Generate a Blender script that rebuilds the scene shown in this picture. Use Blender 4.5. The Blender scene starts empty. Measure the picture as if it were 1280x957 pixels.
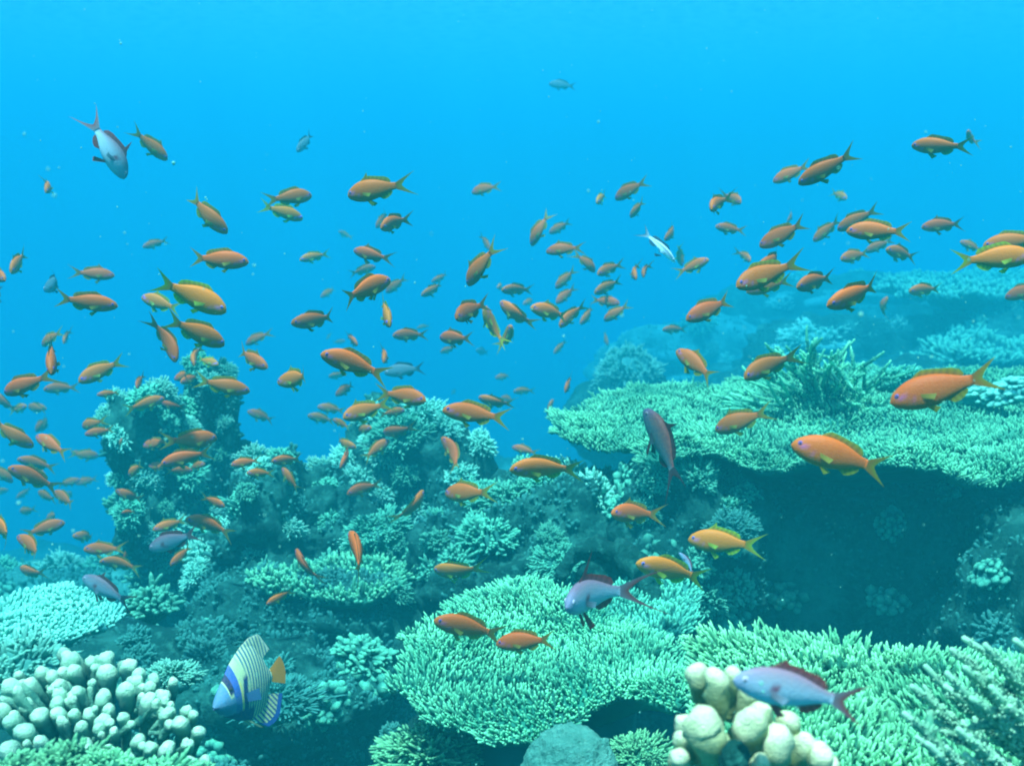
import bpy, math, random
import numpy as np
from mathutils import Vector, Matrix

random.seed(7); rng = np.random.default_rng(7)
S = bpy.context.scene
COL = S.collection

# ------------------------------------------------------------------ camera, sky, sun, exposure
CZ = 2.0                                   # eye height above the lowest reef
PITCH = math.radians(-8.0)
FPX = 1372.0                               # focal length in photo pixels (1280 wide)
cam_d = bpy.data.cameras.new('camera'); cam = bpy.data.objects.new('camera', cam_d); COL.objects.link(cam)
cam.location = (0, 0, CZ); cam.rotation_euler = (math.pi/2 + PITCH, 0, 0)
cam_d.sensor_width = 36; cam_d.lens = 36*FPX/1280; cam_d.clip_start = 0.02; cam_d.clip_end = 500
cam_d.dof.use_dof = True; cam_d.dof.focus_distance = 1.7; cam_d.dof.aperture_fstop = 9
S.camera = cam

SUN_EL, SUN_ROT = math.radians(74), math.radians(205)     # high, behind the camera and to the left
w = bpy.data.worlds.new('World'); S.world = w; w.use_nodes = True
nt = w.node_tree; bg = nt.nodes['Background']
sk = nt.nodes.new('ShaderNodeTexSky'); sk.sky_type = 'NISHITA'; sk.sun_disc = False
sk.sun_elevation = SUN_EL; sk.sun_rotation = SUN_ROT
nt.links.new(sk.outputs[0], bg.inputs[0]); bg.inputs[1].default_value = 0.11
sd = bpy.data.lights.new('sun', 'SUN'); sd.energy = 5.0; sd.angle = math.radians(1.5); sd.color = (1, .96, .88)
so = bpy.data.objects.new('sun', sd); COL.objects.link(so)
sun_dir = Vector((math.sin(SUN_ROT)*math.cos(SUN_EL), math.cos(SUN_ROT)*math.cos(SUN_EL), math.sin(SUN_EL)))
so.rotation_euler = sun_dir.to_track_quat('Z', 'Y').to_euler(); so.location = (0, 0, 8)
S.view_settings.view_transform = 'Standard'; S.view_settings.look = 'None'
S.view_settings.exposure = 1.85; S.view_settings.gamma = 1; S.view_settings.use_curve_mapping = False
cy = S.cycles
cy.max_bounces = 6; cy.diffuse_bounces = 2; cy.glossy_bounces = 1; cy.transmission_bounces = 2
cy.volume_bounces = 4; cy.transparent_max_bounces = 4
cy.use_denoising = True; cy.filter_width = 2.0; cy.caustics_reflective = False; cy.caustics_refractive = False
cy.sample_clamp_indirect = 6

WATER_S = (0.0014, 0.048, 0.049)            # scattered per metre, r g b
WATER_T = (0.215, 0.130, 0.090)             # lost per metre, r g b

# ------------------------------------------------------------------ pixel <-> world
R_ = Vector((1, 0, 0)); F_ = Vector((0, math.cos(PITCH), math.sin(PITCH))); U_ = Vector((0, -math.sin(PITCH), math.cos(PITCH)))
EYE = Vector((0, 0, CZ))
def ray(px, py): return F_ + R_*((px-640)/FPX) + U_*((478.5-py)/FPX)
def P(px, py, d): return EYE + ray(px, py)*d              # d metres in front of the lens
def PZ(px, py, z):                                        # where that line of sight meets height z below the eye
    r = ray(px, py); return EYE + r*(z/r.z)
def toPx(v):
    q = Vector(v)-EYE; f = q.dot(F_); return 640+q.dot(R_)/f*FPX, 478.5-q.dot(U_)/f*FPX

# ------------------------------------------------------------------ noise
def _h(ix, iy, iz, s):
    n = (ix*374761393 + iy*668265263 + iz*2147483647 + s*974634777) & 0xffffffff
    n = ((n ^ (n >> 13))*1274126177) & 0xffffffff
    return ((n ^ (n >> 16)) & 0xffff)/32767.5 - 1
def vnoise(p, s=0):
    p = np.asarray(p, float); i = np.floor(p).astype(np.int64); f = p-i; f = f*f*(3-2*f)
    o = 0
    for a in (0, 1):
        wa = f[:, 0] if a else 1-f[:, 0]
        for b in (0, 1):
            wb = f[:, 1] if b else 1-f[:, 1]
            for c in (0, 1):
                wc = f[:, 2] if c else 1-f[:, 2]
                o = o + wa*wb*wc*_h(i[:, 0]+a, i[:, 1]+b, i[:, 2]+c, s)
    return o
def fbm(p, octs=4, s=0, g=.5):
    p = np.asarray(p, float); o = np.zeros(len(p)); a = 1.0
    for k in range(octs): o += a*vnoise(p*(2.03**k)+k*7.3, s+k); a *= g
    return o

# ------------------------------------------------------------------ mesh helpers
def mesh(name, V, faces, tip=None, col=None, smooth=True, mats=(), mi=None):
    m = bpy.data.meshes.new(name)
    if isinstance(faces, tuple):                          # (quads, tris) as arrays
        q, t = faces
        nl = len(q)*4+len(t)*3
        m.vertices.add(len(V)); m.vertices.foreach_set('co', np.asarray(V, np.float32).ravel())
        m.loops.add(nl); m.polygons.add(len(q)+len(t))
        m.loops.foreach_set('vertex_index', np.concatenate([np.asarray(q, np.int32).ravel(), np.asarray(t, np.int32).ravel()]))
        st = np.concatenate([np.arange(len(q))*4, len(q)*4+np.arange(len(t))*3]).astype(np.int32)
        m.polygons.foreach_set('loop_start', st)
        m.update(calc_edges=True)
    else:
        m.from_pydata([tuple(v) for v in V], [], faces)
    m.validate()
    if tip is not None:
        a = m.attributes.new('tip', 'FLOAT', 'POINT'); a.data.foreach_set('value', np.asarray(tip, np.float32))
    if col is not None:
        a = m.attributes.new('tone', 'FLOAT_COLOR', 'POINT')
        c = np.ones((len(V), 4), np.float32); c[:, :3] = col; a.data.foreach_set('color', c.ravel())
    for x in mats: m.materials.append(x)
    if mi is not None: m.polygons.foreach_set('material_index', np.asarray(mi, np.int32))
    if smooth: m.polygons.foreach_set('use_smooth', np.ones(len(m.polygons), bool))
    m.update(); return m
def obj(name, m, parent=None, loc=(0, 0, 0)):
    o = bpy.data.objects.new(name, m); COL.objects.link(o); o.location = loc
    if parent: o.parent = parent
    return o
def tag(o, label=None, cat=None, group=None, kind=None):
    if label: o['label'] = label
    if cat: o['category'] = cat
    if group: o['group'] = group
    if kind: o['kind'] = kind
    return o

class MB:                                                  # gathers quads and triangles
    def __init__(s): s.V = []; s.Q = []; s.T = []; s.tip = []; s.n = 0
    def add(s, V, Q, T, tip):
        V = np.asarray(V, float).reshape(-1, 3)
        if len(Q): s.Q.append(np.asarray(Q)+s.n)
        if len(T): s.T.append(np.asarray(T)+s.n)
        s.V.append(V); s.tip.append(np.broadcast_to(tip, (len(V),))); s.n += len(V)
    def spikes(s, B, D, L, r0, r1, sides=5, bend=None, t0=0., t1=1., ends=(0, .5, .86)):
        """many tapering blunt branchlets at once: base points B, unit directions D, lengths L"""
        N = len(B); B = np.asarray(B, float); D = np.asarray(D, float); L = np.broadcast_to(L, (N,)); r0 = np.broadcast_to(r0, (N,)); r1 = np.broadcast_to(r1, (N,))
        a = np.cross(D, np.array([.31, .77, .55])); a /= np.linalg.norm(a, axis=1)[:, None]+1e-9; b = np.cross(D, a)
        if bend is None: bend = rng.normal(0, .12, (N, 3))
        ang = np.arange(sides)*2*math.pi/sides
        ring = a[:, None]*np.cos(ang)[None, :, None] + b[:, None]*np.sin(ang)[None, :, None]
        out = []; tip = []
        for t in ends:
            c = B + D*(L*t)[:, None] + bend*(L*t*t)[:, None]
            r = r0*(1-t)+r1*t
            out.append(c[:, None]+ring*r[:, None, None]); tip.append(np.full((N, sides), t0+(t1-t0)*t))
        c = B+D*L[:, None]+bend*L[:, None]
        out.append(c[:, None]); tip.append(np.full((N, 1), t1))
        V = np.concatenate(out, 1); tp = np.concatenate(tip, 1); K = V.shape[1]
        q = []; nr = len(ends)
        for k in range(nr-1):
            for j in range(sides):
                q.append((k*sides+j, k*sides+(j+1) % sides, (k+1)*sides+(j+1) % sides, (k+1)*sides+j))
        t = [((nr-1)*sides+j, (nr-1)*sides+(j+1) % sides, K-1) for j in range(sides)]
        off = (np.arange(N)*K)[:, None, None]
        s.add(V.reshape(-1, 3), (np.array(q)[None]+off).reshape(-1, 4), (np.array(t)[None]+off).reshape(-1, 3), tp.reshape(-1))
    def tube(s, pts, rad, sides=7, t0=0., t1=1.):
        pts = np.asarray(pts, float); n = len(pts); rad = np.broadcast_to(rad, (n,))
        d = np.gradient(pts, axis=0); d /= np.linalg.norm(d, axis=1)[:, None]+1e-9
        a = np.cross(d, np.array([.31, .17, .93])); a /= np.linalg.norm(a, axis=1)[:, None]+1e-9; b = np.cross(d, a)
        ang = np.arange(sides)*2*math.pi/sides
        V = (pts[:, None]+(a[:, None]*np.cos(ang)[None, :, None]+b[:, None]*np.sin(ang)[None, :, None])*rad[:, None, None]).reshape(-1, 3)
        q = [(k*sides+j, k*sides+(j+1) % sides, (k+1)*sides+(j+1) % sides, (k+1)*sides+j) for k in range(n-1) for j in range(sides)]
        V = np.vstack([V, pts[0]-d[0]*rad[0]*.3, pts[-1]+d[-1]*rad[-1]*.7]); e = len(V)
        t = [((j+1) % sides, j, e-2) for j in range(sides)]+[((n-1)*sides+j, (n-1)*sides+(j+1) % sides, e-1) for j in range(sides)]
        tp = np.concatenate([np.repeat(np.linspace(t0, t1, n), sides), [t0, t1]])
        s.add(V, q, t, tp)
    def build(s, name, mat):
        q = np.concatenate(s.Q) if s.Q else np.zeros((0, 4), int); t = np.concatenate(s.T) if s.T else np.zeros((0, 3), int)
        return mesh(name, np.concatenate(s.V), (q, t), tip=np.concatenate(s.tip), mats=[mat])
_ico = {}
def ico(sub):
    if sub not in _ico:
        import bmesh
        bm = bmesh.new(); bmesh.ops.create_icosphere(bm, subdivisions=sub, radius=1)
        _ico[sub] = (np.array([v.co[:] for v in bm.verts]), np.array([[v.index for v in f.verts] for f in bm.faces])); bm.free()
    return _ico[sub]
def unit(v): return v/(np.linalg.norm(v, axis=-1, keepdims=True)+1e-9)

# ------------------------------------------------------------------ materials
def nmat(name, rough=.8, spec=.2):
    m = bpy.data.materials.new(name); m.use_nodes = True
    b = m.node_tree.nodes['Principled BSDF']; b.inputs['Roughness'].default_value = rough
    b.inputs['Specular IOR Level'].default_value = spec
    return m, m.node_tree, b
def N(nt, t, **k):
    n = nt.nodes.new(t)
    for a, v in k.items(): setattr(n, a, v)
    return n
def mixc(nt, fac, a, b, blend='MIX'):
    n = N(nt, 'ShaderNodeMix', data_type='RGBA', blend_type=blend)
    for sock, v in ((n.inputs[0], fac), (n.inputs[6], a), (n.inputs[7], b)):
        if hasattr(v, 'is_linked'): nt.links.new(v, sock)
        elif isinstance(v, (int, float)): sock.default_value = v
        else: sock.default_value = (*v, 1)
    return n.outputs[2]
def noise(nt, scale, detail=4, rough=.55, coord='Object'):
    tc = N(nt, 'ShaderNodeTexCoord'); n = N(nt, 'ShaderNodeTexNoise'); n.inputs['Scale'].default_value = scale
    n.inputs['Detail'].default_value = detail; n.inputs['Roughness'].default_value = rough
    nt.links.new(tc.outputs[coord], n.inputs['Vector']); return n.outputs['Fac']
def ramp(nt, x, stops):
    r = N(nt, 'ShaderNodeValToRGB'); e = r.color_ramp.elements
    while len(e) < len(stops): e.new(.5)
    for k, (p, c) in enumerate(stops): e[k].position = p; e[k].color = (*c, 1) if len(c) == 3 else c
    nt.links.new(x, r.inputs[0]); return r.outputs[0]
def bump(nt, b, h, strength, dist):
    n = N(nt, 'ShaderNodeBump'); n.inputs['Strength'].default_value = strength; n.inputs['Distance'].default_value = dist
    nt.links.new(h, n.inputs['Height']); nt.links.new(n.outputs[0], b.inputs['Normal'])

def coral_mat(name, base, tipc, patch, nscale=14, bscale=220, bdist=.0015):
    m, nt, b = nmat(name, .85, .15)
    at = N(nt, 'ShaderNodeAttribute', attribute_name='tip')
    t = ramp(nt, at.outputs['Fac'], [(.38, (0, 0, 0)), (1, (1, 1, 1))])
    c = mixc(nt, t, base, tipc)  # pale growing tips; the dark base also paints in shade between branches
    p = ramp(nt, noise(nt, nscale, 3), [(.40, (0, 0, 0)), (.66, (1, 1, 1))])
    c = mixc(nt, p, c, mixc(nt, .68, c, patch))
    oi = N(nt, 'ShaderNodeObjectInfo')
    v = N(nt, 'ShaderNodeMapRange'); nt.links.new(oi.outputs['Random'], v.inputs[0]); v.inputs[3].default_value = .72; v.inputs[4].default_value = 1.12
    hs = N(nt, 'ShaderNodeHueSaturation'); nt.links.new(v.outputs[0], hs.inputs['Value']); nt.links.new(c, hs.inputs['Color'])
    nt.links.new(hs.outputs[0], b.inputs['Base Color'])
    bump(nt, b, noise(nt, bscale, 2), .6, bdist)
    return m
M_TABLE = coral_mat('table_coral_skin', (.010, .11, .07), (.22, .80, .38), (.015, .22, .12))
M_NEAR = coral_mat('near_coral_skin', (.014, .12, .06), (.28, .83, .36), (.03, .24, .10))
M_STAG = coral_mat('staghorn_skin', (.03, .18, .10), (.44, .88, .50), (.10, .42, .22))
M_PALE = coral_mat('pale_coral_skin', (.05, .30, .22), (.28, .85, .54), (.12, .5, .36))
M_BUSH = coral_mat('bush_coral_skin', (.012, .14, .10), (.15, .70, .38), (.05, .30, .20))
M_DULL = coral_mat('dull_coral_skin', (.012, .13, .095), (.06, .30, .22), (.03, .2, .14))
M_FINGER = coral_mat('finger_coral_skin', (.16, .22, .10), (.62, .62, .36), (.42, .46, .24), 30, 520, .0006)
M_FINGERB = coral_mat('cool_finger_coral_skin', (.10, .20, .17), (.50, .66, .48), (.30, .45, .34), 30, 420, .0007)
def rock_mat(name, a, b_, c_, sc=6):
    m, nt, b = nmat(name, .95, .1)
    c = ramp(nt, noise(nt, sc, 6, .62), [(.32, a), (.52, b_), (.70, c_)])
    sp = ramp(nt, noise(nt, sc*9, 3, .6), [(.52, (0, 0, 0)), (.68, (1, 1, 1))])
    c = mixc(nt, sp, c, mixc(nt, .6, c, c_))
    nt.links.new(c, b.inputs['Base Color']); bump(nt, b, noise(nt, sc*7, 6, .65), .9, .02)
    return m
M_ROCK = rock_mat('reef_rock_skin', (.002, .028, .02), (.006, .062, .044), (.035, .20, .135))
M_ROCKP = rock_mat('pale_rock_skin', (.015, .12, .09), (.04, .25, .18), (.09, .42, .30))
M_STONE = rock_mat('pale_stone_skin', (.06, .28, .19), (.11, .42, .29), (.2, .58, .40), 20)
M_BED = rock_mat('reef_bed_skin', (.003, .034, .024), (.007, .068, .05), (.035, .21, .15), 3)

# ------------------------------------------------------------------ the reef bed: one sheet to beyond sight
def sstep(a, b, x): t = np.clip((x-a)/(b-a), 0, 1); return t*t*(3-2*t)
def bed_z(x, y):
    near = -.80+.05*x
    z = near*(1-sstep(1.25, 2.1, y)) + (-1.18)*sstep(1.25, 2.1, y)
    drop = sstep(3.6, 7.5, y)*(1-sstep(.4, 2.0, x))*.55 + sstep(6.5, 20, y)*3.2
    rise = sstep(.3, 1.6, x)*sstep(1.8, 4.5, y)*.30
    z = z-drop+rise-.75*sstep(-.9, -2.2, x)*sstep(2.4, 3.8, y)-.5*sstep(-2, -12, x)-2.0*sstep(10, 30, np.abs(x))
    p = np.stack([x*1.7, y*1.7, x*0+3], 1)
    return CZ + z + .13*fbm(p, 5, 11) + .05*np.abs(fbm(p*3.1, 3, 5))
u = np.sinh(np.linspace(-1, 1, 340)*4.6)/np.sinh(4.6)*38
v = np.sinh(np.linspace(-.62, 1, 400)*4.8)/np.sinh(4.8)*56+1.0
gx, gy = np.meshgrid(u, v); X, Y = gx.ravel(), gy.ravel(); Z = bed_z(X, Y)
nx, ny = len(u), len(v); ii = (np.arange(ny-1)[:, None]*nx+np.arange(nx-1)[None]).ravel()
bed = obj('seabed', mesh('seabed', np.stack([X, Y, Z], 1), (np.stack([ii, ii+1, ii+nx+1, ii+nx], 1), np.zeros((0, 3), int)), mats=[M_BED]))
bed['kind'] = 'structure'

# ------------------------------------------------------------------ labels that single each thing out
PENDING = []                                # (object, base label, px, py)
ORD = ['first', 'second', 'third', 'fourth', 'fifth', 'sixth', 'seventh', 'eighth', 'ninth', 'tenth']
NUM = {2: 'two', 3: 'three', 4: 'four', 5: 'five', 6: 'six', 7: 'seven', 8: 'eight', 9: 'nine', 10: 'ten'}
def settle_labels():
    d = {}
    for it in PENDING: d.setdefault(it[1], []).append(it)
    e = {}
    for base, its in d.items():
        if len(its) <= 8: e[base] = its; continue
        its.sort(key=lambda i: i[3]); k = 2 if len(its) <= 16 else 3
        for j in range(k): e[base+[', upper row', ', middle row', ', lower row'][j if k == 3 else 2*j]] = its[j*len(its)//k:(j+1)*len(its)//k]
    for base, its in e.items():
        n = len(its)
        if n == 1: its[0][0]['label'] = base; continue
        xs = [i[2] for i in its]; ys = [i[3] for i in its]
        vert = (max(ys)-min(ys)) > 1.3*(max(xs)-min(xs))
        its.sort(key=lambda i: i[3] if vert else i[2])
        A, Bw = ('highest', 'lowest') if vert else ('leftmost', 'rightmost')
        for k, it in enumerate(its):
            if n == 2: wd = ('upper' if vert else 'left') if k == 0 else ('lower' if vert else 'right'); it[0]['label'] = f'{base}, {wd} one of two'
            elif k == 0: it[0]['label'] = f'{base}, {A} of {NUM[min(n,10)]}'
            elif k == n-1: it[0]['label'] = f'{base}, {Bw} of {NUM[min(n,10)]}'
            elif n % 2 and k == n//2: it[0]['label'] = f'{base}, middle of {NUM[min(n,10)]}'
            elif k < n/2: it[0]['label'] = f'{base}, {ORD[k]} from {"top" if vert else "left"}'
            else: it[0]['label'] = f'{base}, {ORD[n-1-k]} from {"bottom" if vert else "right"}'

# ------------------------------------------------------------------ rocks
ROCKS = {}
def rock(key, label, px, py, d, size, seed, amp=.28, mat=None, sub=5, flat=0., far=1.):
    d *= far; size = tuple(q*far for q in size)
    V, T = ico(sub); c = P(px, py, d)
    n = fbm(V*1.6+seed*3.7, 5, seed, .55)*amp + .10*np.abs(fbm(V*5+seed, 3, seed+9))
    W = V*(1+n)[:, None]
    if flat: W[:, 2] = np.where(W[:, 2] > 0, W[:, 2]*(1-flat)+flat*np.tanh(W[:, 2]*3)*.75, W[:, 2])
    W = W*np.array(size)
    o = obj('reef_rock', mesh('reef_rock', W, (np.zeros((0, 4), int), T), mats=[mat or M_ROCK]), loc=c)
    tag(o, label, 'rock', 'rocks of the reef')
    ROCKS[key] = (o, W+np.array(c), T)
    return o
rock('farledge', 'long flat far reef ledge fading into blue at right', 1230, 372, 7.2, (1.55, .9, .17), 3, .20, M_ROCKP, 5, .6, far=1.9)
rock('farbase', 'dark blue far reef slope under the long flat ledge', 1180, 440, 6.9, (1.5, .8, .5), 4, .2, far=1.9)
rock('ridge', 'reef ridge climbing to the right edge behind the large table coral', 1290, 462, 5.0, (.72, .5, .33), 8, .25, far=1.75)
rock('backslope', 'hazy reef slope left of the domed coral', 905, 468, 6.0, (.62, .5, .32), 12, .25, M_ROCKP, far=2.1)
rock('domerock', 'hazy rock carrying the low domed coral behind table', 1030, 470, 5.2, (.42, .35, .28), 14, .2, far=1.7)
rock('headrock', 'hazy rock under the round coral head behind the table', 785, 530, 4.8, (.24, .22, .22), 15, .2, far=1.45)
rock('cavern', 'big dark rock mass shaded beneath the large table coral', 1090, 775, 2.85, (.62, .36, .36), 21, .22, sub=6)
rock('cavernside', 'dark rock flank at the right edge below the large table', 1345, 800, 2.3, (.26, .3, .30), 22, .25)
rock('pillar', 'knobbly rock pillar propping the left lobe of large table', 860, 690, 2.6, (.2, .22, .22), 25, .25)
rock('mound', 'broad reef mound with bushy corals in the middle', 655, 712, 2.75, (.3, .3, .24), 31, .25, sub=6)
rock('midmound', 'hazy arch-topped reef mound behind the middle', 520, 620, 3.55, (.24, .26, .28), 34, .28)
rock('pinnacle', 'tall knobbly reef pinnacle at left', 205, 640, 3.35, (.155, .2, .31), 44, .5, sub=6)
rock('spire', 'narrow taller head on the right of the left pinnacle', 268, 575, 3.4, (.085, .11, .25), 46, .5)
rock('shoulder', 'reef shoulder falling right from the pinnacle', 350, 690, 3.0, (.2, .24, .25), 43, .4, sub=6)
rock('gully', 'dark reef slope under the small middle coral shelf', 430, 800, 2.7, (.34, .3, .2), 47, .25)
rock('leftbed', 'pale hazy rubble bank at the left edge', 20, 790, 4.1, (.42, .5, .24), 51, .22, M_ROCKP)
rock('backleft', 'dark rock bank behind the striped angelfish', 250, 900, 2.4, (.4, .25, .17), 53, .28)
rock('stone', 'smooth pale boulder at the bottom under middle table coral', 714, 962, 1.36, (.055, .05, .055), 57, .10, M_STONE)
rock('lowrock', 'dark rock below the middle table coral', 640, 985, 1.72, (.2, .2, .12), 58, .25)
rock('nearrock', 'dark rock bank under the blunt finger coral at bottom left', 100, 1080, 1.3, (.26, .16, .11), 59, .25)

# ------------------------------------------------------------------ coral colonies (unit size, copied about)
def fib(n, zmin):
    k = np.arange(n)+.5; z = 1-(1-zmin)*k/n; a = math.pi*(1+5**.5)*k; r = np.sqrt(1-z*z)
    return np.stack([r*np.cos(a), r*np.sin(a), z], 1)
def bush_mesh(n, r, seed, mat, core=.62, zmin=-.15, split=2, flat=.75):
    g = np.random.default_rng(seed); mb = MB()
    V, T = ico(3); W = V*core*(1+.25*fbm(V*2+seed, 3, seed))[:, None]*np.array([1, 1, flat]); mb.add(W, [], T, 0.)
    D = unit(fib(n, zmin)+g.normal(0, .10, (n, 3)))
    rad = 1+.28*fbm(D*1.8+seed*1.3, 3, seed+3)
    B = D*(core*.75)*np.array([1, 1, flat]); L = rad-core*.75
    L = L*np.array(g.uniform(.75, 1.1, n))
    mb.spikes(B, unit(D*np.array([1, 1, flat])+np.array([0, 0, .25])), L, r*1.25, r*.95, 6)
    for k in range(split):
        D2 = unit(D+g.normal(0, .5, (n, 3))); B2 = B+D*(L*g.uniform(.4, .75, n))[:, None]
        mb.spikes(B2, D2, L*g.uniform(.25, .5, n), r*1.0, r*.75, 5, t0=.45)
    return mb.build('coral_colony', mat)
def knob_mesh(n, r, seed, mat):
    g = np.random.default_rng(seed); mb = MB()
    D = unit(fib(n, -.1)+g.normal(0, .16, (n, 3))); V, T = ico(2)
    W = ico(3)[0]*.62*np.array([1, 1, .8]); mb.add(W, [], ico(3)[1], 0.)
    for d in D:
        q = V*r*g.uniform(.6, 1.25)*(1+.3*fbm(V*1.7+g.uniform(0, 9), 2, seed))[:, None]+d*np.array([1, 1, .8])*g.uniform(.62, .95)
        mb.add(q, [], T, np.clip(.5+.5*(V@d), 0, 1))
    return mb.build('coral_colony', mat)
BUSH = [bush_mesh(150, .050, 101+k, M_BUSH, split=2) for k in range(3)]
POCI = [bush_mesh(64, .085, 121+k, M_BUSH, .6, split=2) for k in range(3)]
DULL = [bush_mesh(90, .07, 131+k, M_DULL, .62, split=1) for k in range(2)]
KNOB = [knob_mesh(46, .2, 141+k, M_BUSH) for k in range(3)]
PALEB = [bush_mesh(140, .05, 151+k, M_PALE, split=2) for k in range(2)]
def colony(kind, loc, size, label, group, seed=None, squash=1., tilt=None):
    m = random.choice(kind); o = obj('coral_head', m)
    o.location = loc; s = size*random.uniform(.9, 1.1)
    o.scale = (s, s*random.uniform(.85, 1.15), s*squash)
    o.rotation_euler = (random.uniform(-.25, .25), random.uniform(-.25, .25), random.uniform(0, 6.28))
    if tilt is not None: o.rotation_mode = 'QUATERNION'; o.rotation_quaternion = Vector(tilt).to_track_quat('Z', 'Y') @ o.rotation_euler.to_quaternion()
    tag(o, None, 'coral', group)
    px, py = toPx(loc); PENDING.append((o, label, px, py)); return o
def grow(key, n, kinds, smin, smax, label, group, up=.15, seed=1, spread=.8):
    """coral heads on the upper, open faces of a rock"""
    o, W, T = ROCKS[key]; g = np.random.default_rng(seed)
    a, b, c = W[T[:, 0]], W[T[:, 1]], W[T[:, 2]]; nrm = unit(np.cross(b-a, c-a)); ctr = (a+b+c)/3
    view = unit(ctr-np.array(EYE)); ok = (nrm[:, 2] > up) & ((nrm*view).sum(1) < -.02)
    ids = np.nonzero(ok)[0]; g.shuffle(ids); used = []
    for i in ids:
        if len(used) >= n: break
        s = g.uniform(smin, smax)
        if any(np.linalg.norm(ctr[i]-q) < spread*(s+r) for q, r in used): continue
        used.append((ctr[i], s))
        kd, wd = kinds[g.integers(len(kinds))]
        colony(kd, Vector(ctr[i]-nrm[i]*s*.2), s, label.replace('*', wd), group, tilt=unit(nrm[i]+np.array([0, 0, .7])))
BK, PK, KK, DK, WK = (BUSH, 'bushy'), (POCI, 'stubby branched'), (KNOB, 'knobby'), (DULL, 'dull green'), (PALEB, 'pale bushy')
grow('pinnacle', 44, [WK, PK, PK, WK, BK], .03, .07, '* coral head on the tall left pinnacle', 'coral heads on the left pinnacle', 0.12, 61)
grow('spire', 16, [WK, PK, BK], .03, .055, '* coral head on the narrow spire beside the pinnacle', 'coral heads on the narrow spire', .1, 81)
grow('shoulder', 34, [WK, PK, PK, WK], .03, .07, '* coral head on the shoulder right of the pinnacle', 'coral heads on the reef shoulder', 0.3, 62)
grow('midmound', 30, [WK, WK, BK, WK], .035, .065, '* coral head on the hazy middle mound', 'coral heads on the hazy mound', 0.4, 63)
grow('mound', 38, [WK, PK, BK, WK], .035, .07, '* coral head on the broad middle mound', 'coral heads on the middle mound', 0.38, 64)
grow('pillar', 24, [BK, WK, PK, KK], .03, .055, '* coral head on the pillar under the large table', 'coral heads on the rock pillar', -.05, 65)
grow('gully', 12, [DK, BK], .03, .06, '* coral head on the dark slope below the shelf', 'coral heads on the dark slope', .2, 66)
grow('backleft', 24, [DK, DK, KK], .03, .06, '* coral head on the bank behind the angelfish', 'coral heads behind the angelfish', .1, 67)
grow('leftbed', 22, [KK, BK, WK], .05, .1, '* coral head on the hazy left bank', 'coral heads on the hazy bank', .1, 68)
grow('ridge', 30, [WK, BK], .08, .15, '* coral head on the far right ridge', 'coral heads on the far ridge', .1, 69)
grow('farledge', 20, [WK, KK], .12, .24, '* coral head on the far flat ledge', 'coral heads on the far ledge', .3, 70)
grow('backslope', 24, [WK, BK], .09, .18, '* coral head on the hazy back slope', 'coral heads on the back slope', .1, 71)
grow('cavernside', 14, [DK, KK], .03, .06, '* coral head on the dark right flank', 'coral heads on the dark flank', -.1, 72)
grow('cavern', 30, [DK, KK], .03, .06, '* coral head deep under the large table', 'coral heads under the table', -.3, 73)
grow('lowrock', 10, [DK, BK], .02, .04, '* coral head low under the middle table', 'coral heads below the middle table', .1, 74)

def single(kind, px, py, d, size, label, squash=.8):
    return colony(kind, P(px, py, d), size, label, 'coral heads of the reef', squash=squash)
single([bush_mesh(420, .028, 201, M_PALE, .8, -.3, 2, .85)], 783, 470, 6.9, .24, 'round pale coral head far behind the large table', .95)
single([bush_mesh(420, .026, 202, M_PALE, .8, -.1, 2, .6)], 1025, 424, 8.6, .37, 'low domed coral far behind the staghorn thicket', .55)
single([bush_mesh(300, .034, 203, M_BUSH, .72, -.1, 2)], 470, 668, 2.75, .085, 'dense bushy coral left of the middle mound', .75)
single([bush_mesh(300, .034, 204, M_BUSH, .72, -.1, 2)], 640, 630, 2.62, .105, 'wide bushy coral crowning the middle mound', .7)
single([bush_mesh(300, .034, 205, M_BUSH, .72, -.1, 2)], 700, 705, 2.45, .07, 'bushy coral tuft just above the middle table coral', .7)
single([bush_mesh(300, .03, 206, M_BUSH, .72, -.1, 2)], 505, 548, 3.35, .13, 'arched bushy coral topping the hazy middle mound', .8)
single(POCI, 452, 823, 2.0, .058, 'open stubby coral beside the dark gap left of table', .75)
single(POCI, 188, 762, 2.1, .06, 'small pale-tipped coral bush right of the white table', .9)
single([bush_mesh(260, .03, 207, M_DULL, .7, -.1, 1)], 350, 880, 2.05, .09, 'dull brownish coral mat right of the angelfish', .6)
single([bush_mesh(300, .034, 208, M_NEAR, .72, -.1, 2)], 535, 948, 1.55, .075, 'bushy green coral at the bottom left of the boulder', .7)
single([bush_mesh(300, .03, 209, M_NEAR, .72, -.1, 2)], 800, 952, 1.40, .05, 'bushy green coral at bottom between boulder and fingers', .7)
single([bush_mesh(300, .034, 210, M_PALE, .72, -.1, 2)], 20, 850, 1.42, .085, 'pale bushy coral at left edge above the finger coral', .7)
single([bush_mesh(260, .034, 211, M_PALE, .72, -.1, 2)], 330, 590, 3.0, .07, 'bright bushy coral right of the left pinnacle', .7)
single([bush_mesh(260, .04, 212, M_PALE, .7, -.1, 2)], 215, 850, 1.5, .045, 'pale leafy tuft right behind the finger coral', .7)
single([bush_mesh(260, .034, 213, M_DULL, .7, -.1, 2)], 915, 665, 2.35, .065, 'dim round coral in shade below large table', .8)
single([knob_mesh(90, .13, 214, M_PALE)], 1215, 500, 3.05, .10, 'pale knobby coral on the right back of large table', .6)
single([knob_mesh(90, .13, 215, M_PALE)], 1265, 492, 2.95, .09, 'pale knobby coral at right edge on large table', .6)
single([bush_mesh(300, .036, 216, M_BUSH, .72, -.1, 2)], 1118, 478, 3.25, .09, 'bushy coral between staghorn thicket and pale knobs', .7)

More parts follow.
